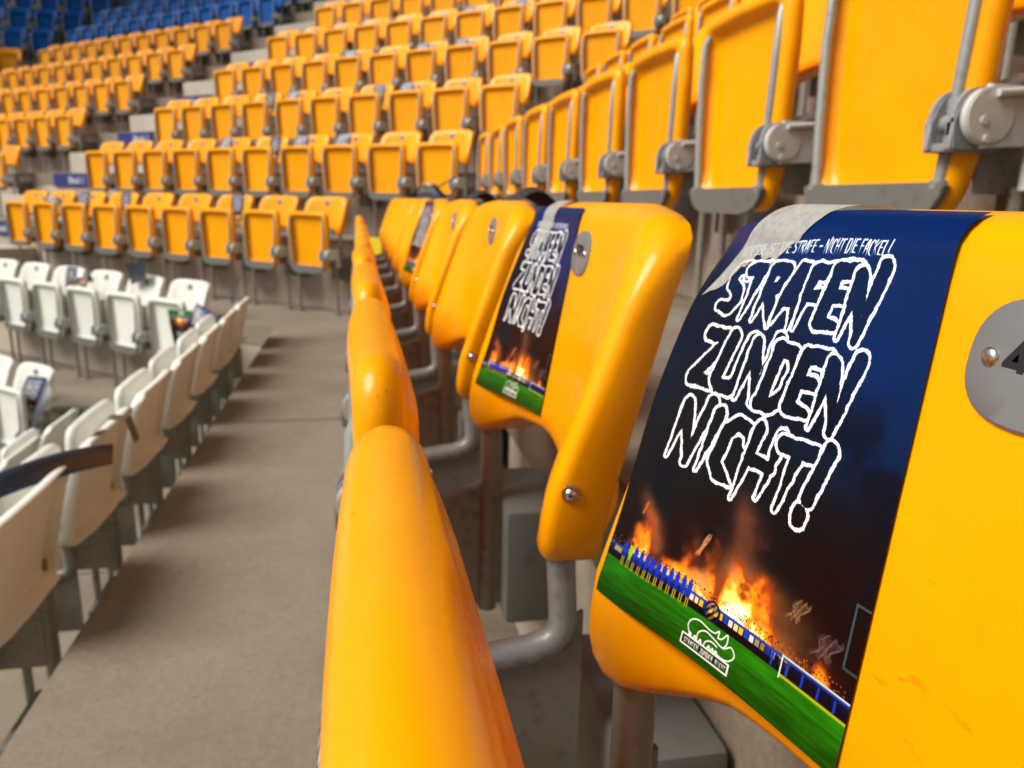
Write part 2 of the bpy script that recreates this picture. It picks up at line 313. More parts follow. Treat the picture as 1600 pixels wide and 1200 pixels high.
L(rp.outputs[0], mx.inputs[0]); L(tr.outputs[0], mx.inputs[1]); L(b.outputs[0], mx.inputs[2]); L(mx.outputs[0], t.nodes['Material Output'].inputs[0])
bp = N(t, 'ShaderNodeBump', Strength=.3, Distance=.0006); L(nz.outputs[0], bp.inputs['Height']); L(bp.outputs[0], b.inputs['Normal'])
MT = m
def flat(name, colr, rough=.5):
    m, t, b = newmat(name); n = N(t, 'ShaderNodeTexNoise', Scale=25.0, Detail=4.0); tc = N(t, 'ShaderNodeTexCoord'); t.links.new(tc.outputs['Object'], n.inputs['Vector'])
    r = ramp(t, [(.3, tuple(x * .85 for x in colr)), (.7, colr)]); t.links.new(n.outputs[0], r.inputs[0]); t.links.new(r.outputs[0], b.inputs['Base Color']); b.inputs['Roughness'].default_value = rough
    return m
MPF = flat('plate_grey', (.175, .178, .178), .38); MSB = flat('sign_blue', (.008, .02, .17)); MSW = flat('sign_white', (.7, .7, .7)); MLY = flat('lemon_paint', (.80, .62, .01)); MBK = flat('black_fabric', (.02, .018, .018), .8)
MGRASS = flat('grass_green', (.05, .11, .025), .9); MBR = flat('brown_strap', (.12, .085, .06), .6)

# ------------------------------------------------------------------ mesh helpers
def mesh_from(name, verts, faces, mat, smooth=True, angle=None):
    me = bpy.data.meshes.new(name); me.from_pydata(verts, [], faces); me.update()
    bm = bmesh.new(); bm.from_mesh(me); bmesh.ops.recalc_face_normals(bm, faces=bm.faces); bm.to_mesh(me); bm.free()
    if smooth:
        me.shade_smooth()
        if angle: me.set_sharp_from_angle(angle=math.radians(angle))
    if mat: me.materials.append(mat)
    return me
def bm_mesh(name, bm, mat, smooth=False, angle=35):
    bmesh.ops.recalc_face_normals(bm, faces=bm.faces)
    me = bpy.data.meshes.new(name); bm.to_mesh(me); bm.free()
    if smooth: me.shade_smooth(); me.set_sharp_from_angle(angle=math.radians(angle))
    me.materials.append(mat); return me
def fillet(P, n=72):
    """closed outline from (y, z, radius) corners, rounded and resampled"""
    out = []
    m_ = len(P)
    for i in range(m_):
        p = Vector(P[i][:2]); a = Vector(P[i - 1][:2]); b_ = Vector(P[(i + 1) % m_][:2]); r = P[i][2]
        da, db = (a - p), (b_ - p); la, lb = da.length, db.length; da.normalize(); db.normalize()
        ang = math.acos(max(-1, min(1, da.dot(db)))); tl = min(r / math.tan(ang / 2) if ang < math.pi - .01 else r * .3, la * .49, lb * .49)
        s0, s1 = p + da * tl, p + db * tl
        for k in range(9):
            q = k / 8; out.append((s0 * (1 - q)**2 + p * 2 * q * (1 - q) + s1 * q * q))
    L_ = [0]
    for i in range(len(out)): L_.append(L_[-1] + (out[(i + 1) % len(out)] - out[i]).length)
    res = []; j = 0
    for k in range(n):
        s = L_[-1] * k / n
        while L_[j + 1] < s: j += 1
        q = (s - L_[j]) / max(1e-9, L_[j + 1] - L_[j]); res.append(out[j] * (1 - q) + out[(j + 1) % len(out)] * q)
    return res
def rings(outline, prof, cen, name, mat, angle=60):
    """prof: list of (inset, fx) ; fx(y,z)->x ; stitched ring after ring, closed at both centres"""
    hw = max(abs(p.x) for p in outline); zs = [p.y for p in outline]; hh = (max(zs) - min(zs)) / 2
    V, F = [], []; n = len(outline)
    def ring(ins, fx):
        s = len(V)
        for p in outline:
            zs_ = (1 - ins / hh) if ins < .06 else (1 - .06 / hh) * (hw - ins) / (hw - .06); y = p.x * (1 - ins / hw); z = cen + (p.y - cen) * zs_; V.append((fx(y, z), y, z))
        return s
    prev = None
    for ins, fx in prof:
        if ins is None: # centre point
            V.append((fx(0, cen), 0, cen)); c_ = len(V) - 1
            if prev is None: start = c_; prev = ('c', c_)
            else:
                for i in range(n): F.append((prev[1] + i, prev[1] + (i + 1) % n, c_))
            continue
        s = ring(ins, fx)
        if prev[0] == 'c':
            for i in range(n): F.append((prev[1], s + i, s + (i + 1) % n))
        else:
            for i in range(n): F.append((prev[1] + i, s + i, s + (i + 1) % n, prev[1] + (i + 1) % n))
        prev = ('r', s)
    return mesh_from(name, V, F, mat, True, angle)
def box(bm, x0, x1, y0, y1, z0, z1, bev=.003):
    g = bmesh.ops.create_cube(bm, size=1, matrix=Matrix.Translation(((x0 + x1) / 2, (y0 + y1) / 2, (z0 + z1) / 2)) @ Matrix.Diagonal((x1 - x0, y1 - y0, z1 - z0, 1)))
    if bev:
        es = list({e for v_ in g['verts'] for e in v_.link_edges}); bmesh.ops.bevel(bm, geom=es, offset=bev, segments=2, affect='EDGES', profile=.6)
def tube(bm, pts, r, n=12):
    pts = [Vector(p) for p in pts]; rg = []
    for i, p in enumerate(pts):
        d_ = (pts[min(i + 1, len(pts) - 1)] - pts[max(i - 1, 0)]).normalized()
        a = d_.cross(Vector((0, 1, 0))); a = a.normalized() if a.length > .1 else d_.cross(Vector((1, 0, 0))).normalized(); b_ = d_.cross(a)
        rg.append([bm.verts.new(p + (a * math.cos(2 * math.pi * k / n) + b_ * math.sin(2 * math.pi * k / n)) * r) for k in range(n)])
    for A, B in zip(rg, rg[1:]):
        for k in range(n): bm.faces.new((A[k], A[(k + 1) % n], B[(k + 1) % n], B[k]))
    bm.faces.new(rg[0][::-1]); bm.faces.new(rg[-1])
def prism(bm, pts, axis, a0, a1, bev=.0):
    def mk(p, a): return {'x': (a, p[0], p[1]), 'y': (p[0], a, p[1]), 'z': (p[0], p[1], a)}[axis]
    A = [bm.verts.new(mk(p, a0)) for p in pts]; B = [bm.verts.new(mk(p, a1)) for p in pts]; n = len(pts)
    fs = [bm.faces.new(A[::-1]), bm.faces.new(B)] + [bm.faces.new((A[i], A[(i + 1) % n], B[(i + 1) % n], B[i])) for i in range(n)]
    if bev:
        es = list(fs[0].edges) + list(fs[1].edges); bmesh.ops.bevel(bm, geom=es, offset=bev, segments=2, affect='EDGES')
def disc(bm, c_, r, th, axis='y', n=24, bev=.001):
    rot = {'y': Matrix.Rotation(math.pi / 2, 4, 'X'), 'x': Matrix.Rotation(math.pi / 2, 4, 'Y'), 'z': Matrix()}[axis]
    g = bmesh.ops.create_cone(bm, cap_ends=True, segments=n, radius1=r, radius2=r, depth=th, matrix=Matrix.Translation(c_) @ rot)
    if bev:
        es = [e for e in {e for v_ in g['verts'] for e in v_.link_edges} if any(len(f.verts) > 4 for f in e.link_faces)]
        bmesh.ops.bevel(bm, geom=es, offset=bev, segments=2, affect='EDGES')
def link(name, me, parent=None, **kw):
    o = bpy.data.objects.new(name, me); col.objects.link(o)
    if parent is not None: o.parent = parent
    for k, v_ in kw.items(): o[k] = v_
    return o

# ------------------------------------------------------------------ rows of the stand
ZF = .84                                    # floor of the front yellow row lies this far under the lens
RISE = .522
offs = {-4: -3.31, -3: -2.48, -2: -1.66, -1: -.83}
riser = {-4: -3.05, -3: -2.22, -2: -1.39, -1: -.56}
for k in range(0, 16): offs[k] = .85 * k; riser[k] = .85 * k + .29
floorz = lambda k: -ZF + RISE * k - (.06 if k < 0 else 0)
N2 = Vector((.6831, .7303)); D2 = Vector((-.7303, .6831)); NB0 = 3.97; YD0 = 12.72
offA = {k: offs[k] - (.045 if k != 0 else 0) for k in offs}
def cAB(o): return Vector((o, (NB0 + o - .6831 * o) / .7303))
def cCD(o): y = YD0 + o; return Vector(((NB0 + o - .7303 * y) / .6831, y))

def line_pts(o):
    a, b_ = cAB(o), cCD(o)
    return [Vector((o, -2.2)), a, b_, Vector((-17, YD0 + o))]
for k in range(-3, 13):
    z = floorz(k); f, r_ = riser[k - 1], riser[k]
    A, B = line_pts(f), line_pts(r_ + .014)
    bm = bmesh.new()
    # tread slab with its nose, then the riser behind it
    va = [bm.verts.new((p.x, p.y, z)) for p in A]; vb = [bm.verts.new((p.x, p.y, z)) for p in B]
    vc = [bm.verts.new((p.x, p.y, z - .14)) for p in A]
    for i in range(3):
        bm.faces.new((va[i], va[i + 1], vb[i + 1], vb[i])); bm.faces.new((vc[i], vc[i + 1], va[i + 1], va[i]))
    es = [e for e in bm.edges if e.verts[0] in va and e.verts[1] in va]
    bmesh.ops.bevel(bm, geom=es, offset=.008, segments=2, affect='EDGES')
    link('concrete_tread', bm_mesh('concrete_tread', bm, MC, False), kind='structure')
    bm = bmesh.new(); ztop = floorz(k + 1) - .14
    q = .006
    Bq = line_pts(r_ + q)
    v0 = [bm.verts.new((p.x, p.y, z)) for p in Bq]; v1 = [bm.verts.new((p.x, p.y, ztop)) for p in Bq]
    for i in range(3): bm.faces.new((v0[i], v0[i + 1], v1[i + 1], v1[i]))
    link('concrete_riser', bm_mesh('concrete_riser', bm, MCR, False), kind='structure')
MJ = flat('joint_sealant', (.05, .045, .04), .8)
for k in (-2, -1, 0):
    for y in (-.9, 2.95):
        bm = bmesh.new(); z = floorz(k); box(bm, riser[k - 1] + .01, riser[k] - .002, y - .004, y + .004, z + .0004, z + .0012, 0)
        link('expansion_joint', bm_mesh('expansion_joint', bm, MJ), kind='structure')
# front wall and the ground far below
bm = bmesh.new(); A = line_pts(riser[-4]); v0 = [bm.verts.new((p.x, p.y, floorz(-3) - .14)) for p in A]; v1 = [bm.verts.new((p.x, p.y, floorz(-3) - 1.3)) for p in A]
for i in range(3): bm.faces.new((v0[i], v0[i + 1], v1[i + 1], v1[i]))
link('concrete_riser', bm_mesh('concrete_riser', bm, MCR), kind='structure')
bm = bmesh.new(); zz = floorz(-3) - 1.3
bm.faces.new([bm.verts.new(p) for p in ((-300, -300, zz), (300, -300, zz), (300, 300, zz), (-300, 300, zz))])
link('ground', bm_mesh('ground', bm, MGRASS), kind='structure')
# unseen roof added for shade and reflections: profiled deck on steel girders
MRF = metal('shade_roof_deck', (.10, .10, .10), (.15, .15, .15), rough=.6, met=.1, sc=8)
roof = bpy.data.objects.new('added_shade_roof', None); col.objects.link(roof); roof.location = (0, 0, 12.5)
roof['label'] = 'unseen grey steel roof added above the seating rows for shade'; roof['category'] = 'roof'
A, B = line_pts(.4), line_pts(13.0)
bm = bmesh.new()
for dz in (0, .18):
    va = [bm.verts.new((p.x, p.y, .0 + dz)) for p in A]; vb = [bm.verts.new((p.x, p.y, 1.2 + dz)) for p in B]
    for i in range(3): bm.faces.new((va[i], va[i + 1], vb[i + 1], vb[i]))
link('shade_roof_deck', bm_mesh('shade_roof_deck', bm, MRF), roof)
for i in range(3):
    n_ = [2, 3, 3][i]
    for j in range(n_ + (i == 2)):
        q = j / n_; p0 = A[i].lerp(A[i + 1], q); p1 = B[i].lerp(B[i + 1], q)
        bm = bmesh.new(); tube(bm, [(p0.x, p0.y, -.25), (p1.x, p1.y, .95)], .16, 8); link('girder', bm_mesh('girder', bm, MGL), roof)
# half steps in the stairway between the two blocks
S0, S1 = 8.50, 10.02
for k in range(-1, 12):
    bm = bmesh.new(); n0 = NB0 + riser[k] - .40; n1 = NB0 + riser[k] + .004
    P = [N2 * n0 + D2 * S0, N2 * n1 + D2 * S0, N2 * n1 + D2 * S1, N2 * n0 + D2 * S1]
    prism(bm, [(p.x, p.y) for p in P], 'z', floorz(k) + .002, floorz(k) + .261, .006)
    link('stair_step', bm_mesh('stair_step', bm, MCS), kind='structure')

# ------------------------------------------------------------------ the seat: parts in a local frame (x = backwards, y = along the row, z above its floor)
H0 = ZF
def bx(y, z):          # front face of the backrest, z relative to backrest top
    k = min(max(-z / .2, 0), 1.05); a = abs(y)
    return .214 + .17 * z - (.012 + .040 * k) * (a / .2)**2.6 - .008 * math.exp(-((a - .160) / .024)**2) * (.3 + .7 * k) + .016 * max(0, (a - .15) / .05)**2 * max(0, 1 + z / .07)**2
outB = fillet([(-.205, -.010, .055), (-.1, .0, .2), (.1, .0, .2), (.205, -.010, .055), (.205, -.15, .2), (.198, -.284, .050), (.105, -.240, .07), (0, -.226, .3), (-.105, -.240, .07), (-.198, -.284, .050), (-.205, -.15, .2)], 96)
outB = [Vector((p.x, p.y)) for p in outB]
def back_profile():
    pr = [(None, bx)]
    for ins in (.17, .14, .115, .095, .078, .062, .048, .036, .026): pr.append((ins, bx))
    rr = .019
    for a in (18, 36, 54, 72, 90):
        s_, c_ = math.sin(math.radians(a)), math.cos(math.radians(a)); pr.append((rr * (1 - s_), lambda y, z, q=rr * (1 - c_): bx(y, z) + q))
    dp = lambda z: .025 * min(1, max(0, -z / .2))
    pr.append((.0, lambda y, z: bx(y, z) + .026 + dp(z))); pr.append((.003, lambda y, z: bx(y, z) + .029 + dp(z))); pr.append((.007, lambda y, z: bx(y, z) + .027 + dp(z)))
    pr.append((.014, lambda y, z: bx(y, z) + .016)); pr.append((.03, lambda y, z: bx(y, z) + .013))
    for ins in (.06, .095, .14): pr.append((ins, lambda y, z: bx(y, z) + .012))
    pr.append((None, lambda y, z: bx(y, z) + .012)); return pr
outP = fillet([(-.198, -.108, .044), (0, -.105, .3), (.198, -.108, .044), (.203, -.22, .25), (.184, -.46, .15), (.160, -.534, .07), (-.160, -.534, .07), (-.184, -.46, .15), (-.203, -.22, .25)], 88)
def pan_profile():
    cf = lambda v_: (lambda y, z: v_ - .005 * (1 - min(1, abs(y) / .2)**2) * max(0, min(1, (z + .30) / .17)) * max(0, 1 - v_ / .04))
    pr = [(None, lambda y, z: .024)]
    P = [(.15, .024), (.10, .023), (.060, .022), (.050, .021), (.042, .017), (.036, .008), (.031, -.001), (.026, -.0050), (.020, -.0062)]
    for a in (0, 15, 30, 45, 60, 75, 84, 88, 90, 92, 96, 105, 120, 135, 150, 165, 180): P.append((.017 * (1 - math.sin(math.radians(a))), .0125 - .0185 * math.cos(math.radians(a))))
    P += [(.026, .035), (.034, .0380), (.043, .0410), (.050, .0415), (.058, .0405), (.066, .038), (.075, .0355), (.09, .035), (.12, .0325), (.15, .031)]
    for ins, x_ in P: pr.append((ins, cf(x_)))
    pr.append((None, lambda y, z: .030)); return pr
def shifted(me):
    for v_ in me.vertices: v_.co.z += H0
    return me
def seat_meshes(plast):
    M = {}
    M['backrest'] = shifted(rings(outB, back_profile(), -.125, 'backrest', plast))
    M['seat_pan'] = shifted(rings(outP, pan_profile(), -.33, 'seat_pan', plast))
    return M
def metal_meshes():
    M = {}
    for s in (-1, 1):
        bm = bmesh.new()
        tube(bm, [(-.006, s * .150, -.492), (-.007, s * .159, -.40), (-.007, s * .168, -.25), (-.004, s * .168, -.165), (.008, s * .158, -.135)], .0092)
        tube(bm, [(-.006, s * .150, -.494), (-.006, s * .1505, -.482)], .0135)
        M['frame_tube%d' % s] = shifted(bm_mesh('frame_tube', bm, MG, True))
        # post behind the backrest, bending forward under the hinge
        bm = bmesh.new(); y = s * .174
        P = [(.146, y, -.250), (.148, y, -.265), (.152, y, -.322), (.149, y, -.333), (.141, y, -.341), (.125, y, -.346), (.10, y, -.349), (.07, y, -.353), (.035, y, -.368), (.012, y, -.392)]
        if s < 0: tube(bm, P, .0115, 14)
        else:
            tube(bm, [(.151, y, -.235), (.152, y, -.30), (.150, y, -.505)], .0125, 16)
            tube(bm, [(.148, y, -.335), (.125, y, -.345), (.10, y, -.350), (.06, y, -.356), (.02, y, -.388)], .005, 8)
        M['support_arm%d' % s] = shifted(bm_mesh('support_arm', bm, MGW if s > 0 else MG, True))
        bm = bmesh.new()
        prism(bm, [(.168, -.315), (.140, -.335), (.10, -.350), (.06, -.356), (.02, -.385), (.028, -.50), (.168, -.50)], 'y', y - .0025, y + .0025)
        M['bracket_web%d' % s] = shifted(bm_mesh('bracket_web', bm, MGW, True))
        bm = bmesh.new(); tube(bm, [(.085, s * .19, -.49), (.085, s * .19, -.838)], .0105, 10); box(bm, .055, .115, s * .19 - .02, s * .19 + .02, -.838, -.832, 0)
        M['leg%d' % s] = shifted(bm_mesh('leg', bm, MGW, True))
    bm = bmesh.new(); pts = [(-.168, -.485), (.168, -.485), (.172, -.490), (.168, -.505), (.152, -.524), (.122, -.536), (.08, -.540), (-.08, -.540), (-.122, -.536), (-.152, -.524), (-.168, -.505), (-.172, -.490)]
    prism(bm, pts, 'x', -.018, -.006, .0015)
    M['frame_plate'] = shifted(bm_mesh('frame_plate', bm, MGR, True))
    bm = bmesh.new(); box(bm, .195, .284, -.22, -.03, -.60, -.425, .010)
    M['mount_box'] = shifted(bm_mesh('mount_box', bm, MGR, True))
    # hinge: two plastic cheeks on a base, beside a galvanised disc and arm
    zc = -.405
    def cheek(bm, y0, y1):
        P = [(.030, zc - .042), (-.036, zc - .042), (-.040, zc - .038), (-.040, zc - .005)]
        for a in range(0, 91, 15): P.append((-.006 - .034 * math.cos(math.radians(a)), zc - .005 + .045 * math.sin(math.radians(a))))
        P += [(.030, zc + .040)]
        prism(bm, P, 'y', y0, y1, .003)
    bm = bmesh.new(); cheek(bm, -.160, -.146); cheek(bm, -.202, -.186); box(bm, -.035, .030, -.19, -.15, zc - .041, zc - .030, .002); box(bm, -.02, .03, -.19, -.15, zc - .03, zc + .03, .004)
    tube(bm, [(-.018, -.204, zc - .004), (-.018, -.148, zc - .004)], .012)
    M['hinge_block'] = shifted(bm_mesh('hinge_block', bm, MH, True))
    bm = bmesh.new(); disc(bm, (-.002, -.213, zc + .002), .036, .014, n=32, bev=.002); 
    prism(bm, [(-.006, zc - .038), (.070, zc - .034), (.074, zc + .040), (-.006, zc + .042)], 'y', -.2185, -.2075, .0015)
    tube(bm, [(.000, -.223, zc + .030), (.062, -.223, zc + .036)], .005, 10); disc(bm, (-.012, -.2205, zc - .004), .006, .004, n=14, bev=.001); disc(bm, (-.004, -.2205, zc - .026), .006, .004, n=14, bev=.001)
    tube(bm, [(.078, -.213, zc + .045), (.078, -.213, zc - .09)], .0125, 14)
    M['hinge_arm'] = shifted(bm_mesh('hinge_arm', bm, MGL, True))
    # number plate, oval with flattened sides, bent to the backrest
    V, F = [], []; n = 36
    def sh(u_, v2): y = u_ * .026; z = -.047 + v2 * .0210; return (bx(y, z), y, z)
    ol = [(math.copysign(abs(math.cos(a))**.8, math.cos(a)), math.copysign(abs(math.sin(a))**.8, math.sin(a))) for a in [2 * math.pi * i / n for i in range(n)]]
    for rr, dx in ((.0, -.0022), (.5, -.0022), (.94, -.0022), (1., -.0012), (1., .001)):
        for a, b_ in ol: x_, y_, z_ = sh(a * rr, b_ * rr); V.append((x_ + dx, y_, z_))
    for r in range(4):
        for i in range(n): F.append((r * n + i, (r + 1) * n + i, (r + 1) * n + (i + 1) % n, r * n + (i + 1) % n))
    M['number_plate'] = shifted(mesh_from('number_plate', V, F, MPF, True, 40))
    bm = bmesh.new(); g = bmesh.ops.create_uvsphere(bm, u_segments=16, v_segments=8, radius=.0036, matrix=Matrix.Diagonal((.5, 1, 1, 1)))
    M['plate_rivet'] = bm_mesh('plate_rivet', bm, MS, True)
    bm = bmesh.new(); disc(bm, (0, 0, 0), .0075, .003, 'x', 20, .001); bmesh.ops.create_uvsphere(bm, u_segments=16, v_segments=8, radius=.0042, matrix=Matrix.Translation((-.001, 0, 0)) @ Matrix.Diagonal((.6, 1, 1, 1)))
    M['rivet'] = bm_mesh('rivet', bm, MS, True)
    bm = bmesh.new(); disc(bm, (0, 0, 0), .0013, .002, 'x', 10, 0)
    M['rivet_core'] = bm_mesh('rivet_core', bm, MD, False)
    return M
PM = {'yellow': seat_meshes(MY), 'white': seat_meshes(MW), 'blue': seat_meshes(MB_)}
MM = metal_meshes()
SHARED = [('frame_tube', 'frame_tube-1'), ('frame_tube', 'frame_tube1'), ('frame_plate', 'frame_plate'), ('hinge_block', 'hinge_block'), ('hinge_arm', 'hinge_arm'),
          ('support_arm', 'support_arm-1'), ('support_arm', 'support_arm1'), ('bracket_web', 'bracket_web-1'), ('bracket_web', 'bracket_web1'), ('leg', 'leg-1'), ('leg', 'leg1'), ('mount_box', 'mount_box')]
def text_mesh(s, size, mat, name='digits'):
    cu = bpy.data.curves.new('t', 'FONT'); cu.body = s; cu.size = size; cu.align_x = 'CENTER'; cu.align_y = 'CENTER'; cu.extrude = .0003; cu.offset = size * .012; cu.resolution_u = 4
    o = bpy.data.objects.new('t', cu); col.objects.link(o); bpy.context.view_layer.update()
    me = bpy.data.meshes.new_from_object(o.evaluated_get(bpy.context.evaluated_depsgraph_get())); bpy.data.objects.remove(o); me.name = name
    me.materials.clear(); me.materials.append(mat); return me
def build_seat(colour, detail, number=None):
    root = bpy.data.objects.new('stadium_seat', None); col.objects.link(root); root.empty_display_size = .1
    for nm in ('backrest', 'seat_pan'): link(nm, PM[colour][nm], root)
    for nm, key in SHARED: link(nm, MM[key], root)
    if detail > 0:
        npl = link('number_plate', MM['number_plate'], root)
        if detail > 1:
            for s in (-1, 1):
                rv = link('plate_rivet', MM['plate_rivet'], npl); rv.location = (bx(.016 * s, -.047) - .0022, .016 * s, H0 - .047)
                rb = link('rivet', MM['rivet'], root); y = .2 * s; rb.location = (bx(y, -.205) + .020, .2025 * s, H0 - .205); rb.rotation_euler = (0, 0, s * -1.25)
                rc = link('rivet_core', MM['rivet_core'], rb); rc.location = (-.0032, 0, 0)
            if number:
                dg = link('digits', text_mesh(number, .021, MD), npl); dg.location = (bx(0, -.047) - .0024, 0, H0 - .047)
                # lie upright in the y-z plane facing -x, reading left to right seen from the front
                dg.rotation_euler = Matrix(((0, 0, -1), (-1, 0, 0), (0, 1, 0))).to_euler()
    return root
def copy_tree(o, parent=None):
    c_ = o.copy(); col.objects.link(c_); c_.parent = parent
    for ch in o.children: copy_tree(ch, c_)
    return c_
TILT = ('seat_pan', 'frame_tube', 'frame_plate')
def tilt_pan(o, a):
    pv = Vector((.01, 0, H0 - .405)); R_ = Matrix.Rotation(a, 4, 'Y')
    for ch in o.children:
        if ch.name.split('.')[0] in TILT: ch.rotation_euler = (0, a, 0); ch.location = pv - (R_ @ pv)
def project(p):
    q = ROT.transposed() @ Vector(p)
    if q.z > -.05: return None
    return 800 + FPX * q.x / -q.z, 600 - FPX * q.y / -q.z, -q.z
ORD = ['zeroth', 'first', 'second', 'third', 'fourth', 'fifth', 'sixth', 'seventh', 'eighth', 'ninth', 'tenth', 'eleventh', 'twelfth', 'thirteenth', 'fourteenth', 'fifteenth', 'sixteenth', 'seventeenth', 'eighteenth', 'nineteenth', 'twentieth', 'twenty-first', 'twenty-second', 'twenty-third']
proto = {}; SEATS = {}
def place_seat(sec, k, idx, pos, ang, colour, label, group, number=None):
    z = floorz(k); c_ = Vector((pos[0], pos[1], z + H0 - .25)); pr = project(c_)
    if number is None:
        if not pr: return None
        m_ = 260 / pr[2] + 10
        if not (-m_ < pr[0] < 1600 + m_ and -m_ < pr[1] < 1200 + m_): return None
    det = 2 if number else (2 if pr[2] < 4.2 else (1 if pr[2] < 14 else 0))
    key = (colour, det)
    if number: o = build_seat(colour, 2, number)
    elif key not in proto: o = proto[key] = build_seat(colour, det)
    else: o = copy_tree(proto[key])
    if not number: tilt_pan(o, random.gauss(0, .012) + .004)
    o.location = (pos[0], pos[1], z); o.rotation_euler = (0, 0, ang + (0 if number else random.gauss(0, .006))); o['label'] = label; o['category'] = 'seat'; o['group'] = group
    SEATS[(sec, k, idx)] = o
    return o
ANG_B = math.atan2(N2.y, N2.x)
rowname = {0: 'the front yellow row', 1: 'the second yellow row', 2: 'the third yellow row', 3: 'the fourth yellow row', 4: 'the fifth yellow row', 5: 'the sixth yellow row', 6: 'the seventh yellow row', 7: 'the eighth yellow row', 8: 'the ninth yellow row',
           -1: 'the upper white row', -2: 'the lower white row', -3: 'the lowest white row'}
# block A: beside the lens, backs to the right
for k in range(-3, 9):
    colr = 'white' if k < 0 else 'yellow'; o_ = offs[k]; yc = cAB(o_).y
    ph = .205 if k == 0 else (.125 if k > 0 else .10)
    j = -1; cnt = 0
    ys = [ph + .5 * j for j in range(0, 30) if ph + .5 * j < yc - (.34 if k >= 0 else .42)]
    for i, y in enumerate(ys):
        num = None
        if k == 0 and i == 0: y -= .007
        if k == 0 and i < 3: num = ['49', '50', '51'][i]
        far = len(ys) - i
        if k == 0 and i == 0: lab = 'nearest yellow seat with the large flyer taped to its backrest, numbered 49'
        elif k == 0 and i == 1: lab = 'yellow seat numbered 50 with a taped flyer beside its grey plate'
        elif k == 0 and i == 2: lab = 'yellow seat with bare grey oval plate, just beyond seat 50'
        else: lab = f"{'white' if k < 0 else 'yellow'} seat, {ORD[far]} from the corner in {rowname[k]} of the near block"
        place_seat('A', k, i, (offA[k], y), 0, colr, lab, f"{colr} seats of the near block", num)
# block B across the corner
for k in range(-3, 9):
    colr = 'white' if k < 0 else 'yellow'; o_ = offs[k]; s_c = cAB(o_).dot(D2)
    ss = [8.2 - .5 * i for i in range(30) if 8.2 - .5 * i > s_c + (.30 if k >= 0 else .36)]
    for i, s in enumerate(ss):
        P = N2 * (NB0 + o_) + D2 * s
        lab = f"{colr} seat, {ORD[len(ss) - i]} from the corner in {rowname[k]} of the facing block"
        place_seat('B', k, len(ss) - i, (P.x, P.y), ANG_B, colr, lab, f"{colr} seats of the facing block")
blu = {6: 'the lowest blue row', 7: 'the second blue row', 8: 'the third blue row', 9: 'the fourth blue row', 10: 'the fifth blue row', 11: 'the sixth blue row', 12: 'the seventh blue row'}
for k in range(-2, 12):
    colr = 'white' if k < 0 else ('yellow' if k < 6 else 'blue'); o_ = offs[k]; s_c = cCD(o_).dot(D2)
    ss = [10.3 + .5 * i for i in range(30) if 10.3 + .5 * i < s_c - .3]
    for i, s in enumerate(ss):
        P = N2 * (NB0 + o_) + D2 * s
        rn = blu[k] if k >= 6 else rowname[k]
        place_seat('C', k, i, (P.x, P.y), ANG_B, colr, f"{colr} seat, {ORD[i + 1]} left of the stairway in {rn}", f"{colr} seats left of the stairway")
    xc = cCD(o_).x
    for i in range(24):
        x = xc - .27 - .5 * i
        rn = blu[k] if k >= 6 else rowname[k]
        place_seat('D', k, i, (x, YD0 + o_), math.pi / 2, colr, f"{colr} seat, {ORD[min(i + 1, 23)]} past the far left corner in {rn}", f"{colr} seats of the end block")

# ------------------------------------------------------------------ flyers
def sheet(fn, nu=16, nv=24, name='flyer'):
    V, F = [], []
    for j in range(nv + 1):
        for i in range(nu + 1): V.append(fn(i / nu, j / nv))
    for j in range(nv):
        for i in range(nu): a = j * (nu + 1) + i; F.append((a, a + nu + 1, a + nu + 2, a + 1))
    me = bpy.data.meshes.new(name); me.from_pydata(V, [], F); me.update(); me.shade_smooth()
    uv = me.uv_layers.new(name='UVMap'); u_ = np.zeros(len(me.loops) * 2)
    for l_ in me.loops: vi = l_.vertex_index; u_[2 * l_.index] = (vi % (nu + 1)) / nu; u_[2 * l_.index + 1] = 1 - (vi // (nu + 1)) / nv
    uv.data.foreach_set('uv', u_); return me
def solid(o, th, mat_i=None):
    return o
RR = .019
def over_top(y, t):
    """point on the face at arc length t above the level where the top edge starts to roll back"""
    if t <= 0: z = -RR + t; return bx(y, z), z
    a = t / RR; x0 = bx(y, -RR)
    if a <= 1.57: return x0 + RR * (1 - math.cos(a)), -RR + RR * math.sin(a)
    e = t - 1.57 * RR
    if e < .010: return x0 + RR + e, 0.0
    return x0 + RR + .010 + min(e - .010, .006), -(e - .010)
def paper_on_back(y_left, width=.153, height=.208, top=.014, lift=.0, tilt=0., droop=0.):
    """u grows to the reader's right, which is -y in the seat's frame"""
    def pt(u_, v_):
        y = y_left - u_ * width + tilt * (v_ - .5)
        t = top - v_ * height - droop * max(0, (.4 - v_) / .4)**2 * max(0, (.7 - u_) / .7)**1.5
        yy = max(-.2, min(.2, y)); return yy, y, t
    def fn(u_, v_):
        yy, y, t = pt(u_, v_); x, z = over_top(yy, t)
        ya, _, ta = pt(0, v_); yb, _, tb = pt(1, v_); xa, za = over_top(ya, min(ta, t + .004)); xb, zb = over_top(yb, tb)
        ch = (xa * (1 - u_) + xb * u_)
        x = min(x, .25 * x + .75 * ch) - .0013 - lift * (.3 + v_)
        if y > .2: x += (y - .2) * .5
        x -= .003 * math.exp(-((v_ - .5) / .2)**2) * max(0, 1 - u_ * 3) + .0015 * max(0, v_ - .8) * 5 * abs(math.sin(u_ * 3.1 + 1)) * .5
        return (x, y, z + H0)
    fn.raw = lambda u_, v_: (lambda yy, y, t: (over_top(yy, t), y))(*pt(u_, v_))
    return fn
def put(o, seat): o.location = seat.location; o.rotation_euler = seat.rotation_euler
